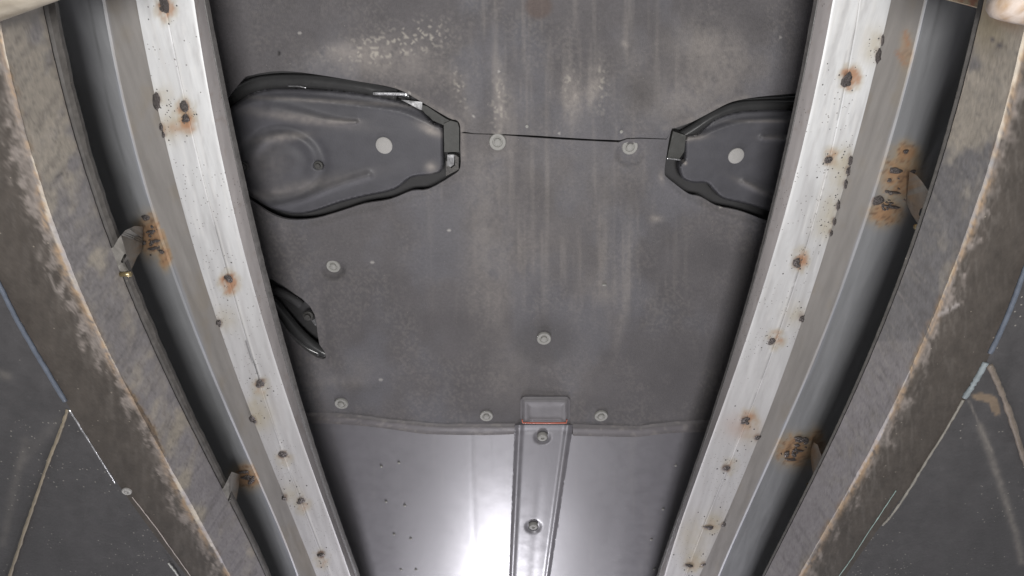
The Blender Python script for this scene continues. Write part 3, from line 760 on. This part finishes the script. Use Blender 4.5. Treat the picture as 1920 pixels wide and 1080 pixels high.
# brackets welded to the channels, reaching to the rusty beams
def bracket(rail, poly, slot, boltp, z0, z1, label=None):
    pts = [(float(a), float(b)) for a, b in poly]
    n = len(pts); xs_ = [p[0] for p in pts]; lo, hi = min(xs_), max(xs_)
    inward = 1 if rail is railL else -1
    def hz(px):
        t = (px - lo) / (hi - lo); t = t if inward > 0 else 1 - t
        th = .60 if inward > 0 else .25; t = max(0.0, (t - th) / (1 - th))
        return z0 + (z1 - z0) * t
    def sf_(x, y): return np.array([hz(a) for a in x]) - z0
    o = sheet('bracket', pts, z0, M['bracket'],
              lambda x, y: mixc(np.repeat(np.array([[0.21, 0.20, 0.185]]), len(x), 0) * (.7 + .6 * fbm(x / 4, y / 4, 12))[:, None], (0.27, 0.17, 0.09), np.clip(.75 * smooth(.35, .75, fbm(x / 9, y / 9, 8)) * (np.clip((np.array([hz(a) for a in x]) - z0) / (z1 - z0 + 1e-6), 0, 1) * 1.2), 0, 1)),
              holes=[slot], relief=sf_, step=3.0, thick=.0004, parent=rail)
    bx, by, br = boltp
    zb = hz(bx) - .002
    c = V(bx, by, zb)
    b = tube('bolt', [c + Vector((-.010 * inward, 0, 0)), c + Vector((.006 * inward, 0.0, 0))], br * MPP(by, zb), M['brass'], o, n=8)
    return o
def slotp(x0, y0, x1, y1, w):
    d = np.array([x1 - x0, y1 - y0]); d = d / np.hypot(*d); nrm = np.array([-d[1], d[0]]) * w
    a, b = np.array([x0, y0]), np.array([x1, y1])
    return [tuple(a + nrm), tuple(a - d * w), tuple(a - nrm), tuple(b - nrm), tuple(b + d * w), tuple(b + nrm)]
bracket(railL, [(200,470),(213,463),(222,447),(235,432),(252,424),(268,425),(266,470),(257,482),(246,507),(238,512),(222,508),(205,490)], slotp(229,491,235,478,2.6), (238,514,5), .6800, .806)
bracket(railL, [(405,925),(419,915),(434,885),(450,890),(449,905),(440,955),(428,957),(412,950)], slotp(428,940,433,925,1.6), (441,958,4.5), .6800, .806)
bracket(railR, [(1706,322),(1718,328),(1727,338),(1747,367),(1765,372),(1760,400),(1735,418),(1720,418),(1708,400),(1700,380)], slotp(1725,403,1728,393,2.8), (1723,425,5), .6825, .806)
bracket(railR, [(1526,830),(1533,834),(1537,846),(1546,868),(1560,872),(1550,895),(1526,897),(1521,868),(1520,845)], slotp(1534,884,1535,874,1.8), (1519,910,4.5), .6825, .806)

# ================================================================== RUSTY BEAMS
BZ0, BZ1 = 0.577, 0.681
BL = dict(edge=[(77,0),(83,27),(125,200),(173,353),(180,413),(233,523),(303,697),(389,858),(480,1043),(497,1080)][:],
          corner=[(-12,0),(0,67),(28,165),(67,320),(90,420),(133,527),(167,590),(218,690),(289,802),(326,902),(370,984),(432,1080)],
          out=[(0,532),(62,640),(125,755),(170,832),(215,905),(246,935),(350,1080)])
BL['edge'] = [(77,0),(83,27),(125,200),(170,353),(190,413),(233,523),(303,697),(389,858),(480,1043),(497,1080)]
BR = dict(edge=[(1845,0),(1840,17),(1807,167),(1752,350),(1723,433),(1673,563),(1622,700),(1542,865),(1440,1069),(1434,1080)],
          corner=[(1935,0),(1918,93),(1883,227),(1850,345),(1830,407),(1790,500),(1760,570),(1708,690),(1655,813),(1614,887),(1551,987),(1501,1080)],
          out=[(1920,508),(1883,600),(1853,680),(1810,747),(1725,884),(1640,1002),(1585,1080)])
def paint_beam(side):
    K = BL if side == 'L' else BR; sgn = 1 if side == 'L' else -1
    cp = K['corner']
    def f(x, y, s):
        gd = np.interp(y, [p[1] for p in cp], [p[0] for p in cp])
        inn = (x - gd) * sgn                          # >0 on the tan side face, <0 on the dark bottom face (pixels)
        n = fbm(x / 11, y / 11, 4, 5); n2 = fbm((x + y * .2) / 40, y / 60, 14, 4); n3 = fbm(x / 4, y / 4, 24, 3)
        tan = np.repeat(np.array([[0.46, 0.41, 0.345]]), len(x), 0)
        grey = np.array([[0.27, 0.255, 0.262]])
        t1 = smooth(.34, .66, n2 - .16 * smooth(380, 150, y) + (.30 if side == 'R' else .06) * smooth(200, 380, y))
        if side == 'R': grey = np.where((y < 640)[:, None], np.array([[0.20, 0.195, 0.205]]), grey)
        c = tan * (1 - .9 * t1[:, None]) + grey * .9 * t1[:, None]
        c = c * (.82 + .36 * n)[:, None]
        c = mixc(c, (0.34, 0.318, 0.332), .85 * smooth(560, 860, y) * smooth(.2, .5, n2))
        stri = fbm((x * .8 + sgn * y * .55) / 5, (y * .7 - sgn * x * .5) / 40, 64, 3)
        c = mixc(c, (0.13, 0.12, 0.125), .30 * smooth(.58, .72, stri))
        c = mixc(c, (0.40, 0.37, 0.33), .25 * smooth(.60, .72, fbm((x * .8 + sgn * y * .55) / 4, (y * .7 - sgn * x * .5) / 30, 65, 3)))
        dark = np.repeat(np.array([[0.056, 0.047, 0.040]]), len(x), 0) * (.75 + .5 * fbm(x / 16, y / 24, 44))[:, None]
        reach = 4 + 34 * smooth(.35, .75, fbm(x / 14, y / 18, 5, 5)) * (1.0 if side == 'L' else .8) + 10 * (n3 - .5)
        if side == 'L': reach = reach + 26 * blob(x, y, 60, 330, 60, 90) + 16 * blob(x, y, 170, 640, 60, 40)
        else: reach = reach + 18 * blob(x, y, 1800, 560, 40, 20)
        dust = np.array([[0.185, 0.160, 0.145]])
        m = smooth(reach + 12, reach - 12, -inn)[:, None]
        st = fbm((x * .9 - sgn * y * .4) / 3.5, (y * .9 + sgn * x * .4) / 22, 97, 3)
        m = np.clip(m * (.30 + .9 * n3[:, None]) + (.55 * smooth(.50, .70, st) * np.exp(np.minimum(inn + reach * .6, 0) / 14) * (inn < 0))[:, None], 0, 1)
        dk = dark * (1 - m) + dust * (.75 + .5 * n3)[:, None] * m
        sm_ = .35 * smooth(.5, .75, fbm(x / 5, y / 26, 71, 4)) * np.exp(np.minimum(inn, 0) / 55)
        dk = mixc(dk, (0.2, 0.18, 0.165), sm_)
        c = np.where(inn[:, None] > 0, c, dk)
        r = np.exp(-((inn + 2 - 8 * (n - .5)) / (5 + 6 * n2)) ** 2) * smooth(.40, .68, fbm(x / 20, y / 34, 81, 3) + (.12 if side == 'L' else .06))
        c = mixc(c, (0.31, 0.205, 0.115), .75 * r * smooth(.3, .6, n3 * .5 + n * .5))
        c = mixc(c, (0.12, 0.105, 0.10), .28 * smooth(.58, .72, fbm(x / 5, y / 9, 91, 4)) * (inn > 0) * (inn < 60))
        c = c * (.84 + .32 * fbm(x / 3, y / 3, 55, 2))[:, None]
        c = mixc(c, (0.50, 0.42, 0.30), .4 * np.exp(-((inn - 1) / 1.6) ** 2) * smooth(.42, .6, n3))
        if side == 'R':
            c = mixc(c, (0.30, 0.235, 0.12), .6 * blob(x, y, 1855, 45, 40, 50)); c = mixc(c, (0.36, 0.20, 0.10), .7 * blob(x, y, 1885, 35, 40, 14, 30) * (.5 + n))
            c = mixc(c, (0.10, 0.09, 0.11), .8 * np.exp(-(polydist(x, y, [(1856,70),(1872,84),(1890,94),(1906,97)]) / 2.4) ** 2))
            c = mixc(c, (0.36, 0.33, 0.32), .6 * np.exp(-(polydist(x, y, [(1686,550),(1706,585),(1728,632)]) / 1.6) ** 2))
            c = mixc(c, (0.34, 0.31, 0.30), .7 * np.exp(-(polydist(x, y, [(1760,590),(1790,574),(1796,570)]) / 4) ** 2) * (n3 > .4))
        else:
            c = mixc(c, (0.16, 0.15, 0.145), .75 * np.exp(-(polydist(x, y, [(-10,40),(30,36),(80,20)]) / 16) ** 2) * (inn > 0))
            c = mixc(c, (0.13, 0.12, 0.11), .7 * np.exp(-(polydist(x, y, [(58,128),(80,122),(98,118)]) / 2.2) ** 2))
            c = mixc(c, (0.11, 0.10, 0.10), .7 * np.exp(-(polydist(x, y, [(100,340),(112,326),(125,325)]) / 2.0) ** 2))
            for q in ([(146,630),(165,612)], [(93,515),(105,548),(117,546),(119,528)], [(35,345),(45,330)]):
                c = mixc(c, (0.27, 0.24, 0.22), .6 * np.exp(-(polydist(x, y, q) / 2.2) ** 2))
        return c
    return f
def build_beam(side, K, label):
    sg = -1 if side == 'L' else 1
    t = empty('rusty_beam', (sg * .53, .5, .55)); tag(t, label, 'beam', 'rusty box beams beside the rails')
    xe = xcurve(K['edge'], BZ1); xc_ = xcurve(K['corner'], BZ0); xc = lambda Y: xc_(Y) + .0016 * (fbm(Y * 30, Y * 0 + 5, 3) - .5) + .0012 * (fbm(Y * 120, Y * 0 + 5, 4) - .5)
    if side == 'L':
        pts = K['out']
    xo_ = xcurve(K['out'], BZ0)
    def xo(Y):
        return xo_(Y)
    rag = lambda Y: .0008 * (fbm(Y * 90, Y * 0 + 3, 3 + (side == 'R')) - .5)
    loft('beam_body', [(lambda Y: xe(Y) + sg * .09, BZ1 + .002), (lambda Y: xe(Y) + sg * .006, BZ1 + .002), (lambda Y: xe(Y) + rag(Y), BZ1), (lambda Y: xc(Y) - 0.0 + sg * .000, BZ0 + .003), (lambda Y: xc(Y) + sg * .003, BZ0), (lambda Y: xo(Y), BZ0), (lambda Y: xo(Y), BZ0 + .06)],
         M['beam'], paint_beam(side), t, sub=[2, 1, 42, 2, 46, 2], flip=side == 'L')
    lipw = lambda Y: (.0085 if side == 'L' else .0004) * (1 - .5 * smooth(.5, 1.0, Y)) + .004 * (fbm(Y * 35, Y * 0, 8) - .5) * (1 if side == 'L' else .1)
    loft('edge_strip', [(lambda Y: xe(Y) + sg * .002, BZ1 + .0035), (lambda Y: xe(Y) - sg * lipw(Y) * .15, BZ1 + .006), (lambda Y: xe(Y) - sg * lipw(Y), BZ1 + .0065), (lambda Y: xe(Y) - sg * lipw(Y) * .9, BZ1 + (.013 if side == 'L' else .0075)), (lambda Y: xe(Y) + sg * .02, BZ1 + (.014 if side == 'L' else .0085))],
         M['beam'], lambda x, y, s: np.repeat(np.array([[0.060, 0.055, 0.051]]), len(x), 0) * (.5 + 1.0 * fbm(x / 5, y / 7, 4, 4))[:, None], t, sub=[1, 4, 2, 1], flip=side == 'L')
    return t
beamL = build_beam('L', BL, 'rusty box beam left of the rails with an orange corner and broad smeared dust')
beamR = build_beam('R', BR, 'rusty box beam right of the rails with a curved dark scratch near its top end')

# ================================================================== DECK PLATES, CONDUITS AND CABLE MARKS
def paint_deck(side):
    def f(x, y, s):
        c = np.repeat(np.array([[0.062, 0.059, 0.061]]), len(x), 0) * (.8 + .4 * fbm(x / 30, y / 40, 4))[:, None]
        n = fbm(x / 6, y / 6, 5, 4)
        if side == 'L':
            for q, w, k in (([(48,828),(30,900),(5,1020)], 8, .28), ([(110,790),(70,830),(40,870)], 10, .15), ([(0,700),(14,705)], 8, .4)):
                c = mixc(c, (0.18, 0.165, 0.15), k * np.exp(-(polydist(x, y, q) / w) ** 2) * (.4 + 1.2 * n))
        else:
            c = mixc(c, (0.20, 0.15, 0.105), .9 * smooth(.3, .6, (blob(x, y, 1842, 745, 22, 8, 10) + blob(x, y, 1866, 764, 9, 18, -20)) * (.5 + n)))
            for q, w, k in (([(1817,752),(1838,800),(1862,850)], 2, .5), ([(1838,800),(1856,850),(1880,920),(1905,1000),(1918,1060)], 7, .5)):
                c = mixc(c, (0.22, 0.20, 0.18), k * np.exp(-(polydist(x, y, q) / w) ** 2) * (.3 + 1.4 * n))
        return c
    return f
def build_deck(side, K, label):
    sg = -1 if side == 'L' else 1
    t = empty('deck_plate', (sg * .8, .7, .53)); tag(t, label, 'plate', 'dark deck plates outside the beams')
    xo = xcurve(K['out'], BZ0); z = BZ0 + .012
    loft('plate_sheet', [(lambda Y: xo(Y) - sg * .004, z), (lambda Y: xo(Y) + sg * .02, z), (lambda Y: xo(Y) + sg * .35, z + .004), (lambda Y: xo(Y) + sg * 1.0, z + .006), (lambda Y: xo(Y) + sg * 1.0, z + .02)],
         M['deck'], paint_deck(side), t, sub=[6, 120, 10, 2], flip=side == 'L')
    return t, z
deckL, dz_ = build_deck('L', BL, 'dark speckled deck plate at lower left with a sandy seam meeting a blue conduit')
deckR, dz_ = build_deck('R', BR, 'dark deck plate at lower right with an orange rust blotch under the conduit')
def bar(name, pts, z, rpx, color, par, n=8, mat=None):
    q = catmull(pts, False, 9)
    wob = .12 if mat is M['pipe'] else .5
    return tube(name, [V(a + random.gauss(0, .25), b, z) for a, b in q], [rpx * MPP(b, z) * (1 - wob / 2 + wob * random.random()) for a, b in q], mat or M['tube'], par, n,
                colfn=lambda x, y: np.repeat(np.array([color]), len(x), 0) * (.7 + .6 * fbm(x / 5, y / 9, 3))[:, None])
bar('seam_strip', [(127,768),(112,812),(92,862),(72,920),(48,990),(20,1075),(10,1110)], dz_ - .000, 2.8, (0.21, 0.175, 0.125), deckL)
bar('seam_strip', [(1855,684),(1872,722),(1893,775),(1915,845),(1935,900)], dz_ - .000, 5.0, (0.17, 0.14, 0.115), deckR)
bar('edge_trim', [(130,768),(165,824),(195,872),(216,906)], BZ0 - .001, 1.4, (0.5, 0.5, 0.47), deckL, mat=M['zinc'])
bar('edge_trim', [(248,932),(290,986),(330,1042),(360,1084)], BZ0 - .0012, 0.7, (0.4, 0.35, 0.33), deckL)
bar('edge_trim', [(316,1056),(330,1074),(340,1090)], BZ0 + .004, 1.6, (0.45, 0.45, 0.43), deckL)
bar('edge_trim', [(1806,750),(1770,812),(1725,884),(1700,925),(1672,965),(1655,985)], BZ0 - .001, 2.0, (0.22, 0.205, 0.18), deckR)
bar('edge_trim', [(1680,920),(1640,980),(1600,1042),(1572,1082)], BZ0 - .001, 0.7, (0.25, 0.33, 0.31), deckR)
place('screw', lathe('screw', [(1.0, .5), (1.0, -.2), (.85, -.35), (.5, -.3), (.42, .1), (.3, .1), (.28, -.3), (.02, -.35)], M['cap'], 16), 238, 921, BZ0 - .001, 8.5 * MPP(921, BZ0), deckL)
cl = bar('conduit', [(-40,455),(0,536),(30,596),(62,652),(95,707),(122,752)], BZ0 - .002, 4.0, (0.2, 0.22, 0.27), None, mat=M['pipe'])
tag(cl, 'blue grey conduit along the lower left beam edge above the sandy seam', 'conduit', 'thin conduits on the outer beam edges')
cr = bar('conduit', [(1960,420),(1922,505),(1898,570),(1876,622),(1856,662)], BZ0 - .002, 4.2, (0.2, 0.22, 0.27), None, mat=M['pipe'])
tag(cr, 'longer blue grey conduit at the right border, above the pale conduit stub', 'conduit', 'thin conduits on the outer beam edges')
cr2 = bar('conduit_stub', [(1848,680),(1830,712),(1808,746)], BZ0 - .002, 4.2, (0.22, 0.25, 0.265), None)
tag(cr2, 'short pale scratched conduit stub beside the rust blotch', 'conduit', 'thin conduits on the outer beam edges')

# cross pieces at the two upper corners
def tubepaint(a, b):
    return lambda x, y: mixc(np.repeat(np.array([a]), len(x), 0), b, smooth(.5, .7, fbm(x / 12, y / 12, 6)))
c1 = tube('cross_tube', [V(-120, 30, .520), V(-14, -9, .520), V(62, -37, .520), V(110, -55, .520)], .0188, M['tube'], None, 20, tubepaint((0.30, 0.265, 0.215), (0.20, 0.17, 0.13)))
tag(c1, 'beige round cross tube end at the upper left corner over the beam', 'tube')
q = catmull([(1892,-30),(1900,-18),(1925,-10),(1990,2),(2060,20)], False, 5)
c2 = tube('cross_tube', [V(a, b, .520) for a, b in q], [.007 + .0155 * float(smooth(0, 6, np.array(i))) for i in range(len(q))], M['tube'], None, 20, tubepaint((0.46, 0.39, 0.34), (0.34, 0.24, 0.16)))
tag(c2, 'pinkish rounded tube end with rusty rim at the upper right corner', 'tube')
cp = sheet('cross_plate', [(1772,-60),(1775,-1),(1800,5),(1841,16),(1850,14),(1862,-60)], .703, M['tube'], tubepaint((0.46, 0.38, 0.27), (0.42, 0.22, 0.15)), step=4, thick=.006, bounds=(1700, -60, 1900, 40))
tag(cp, 'small yellowish rusty plate closing the gap at the upper right end', 'plate')

# ================================================================== THE SETTING
g = mesh('pit_floor', [(-3, -3, -.80), (3, -3, -.80), (3, 7, -.80), (-3, 7, -.80)], [(0, 1, 2, 3)], M['concrete'])
tag(link('pit_floor', g), kind='structure')
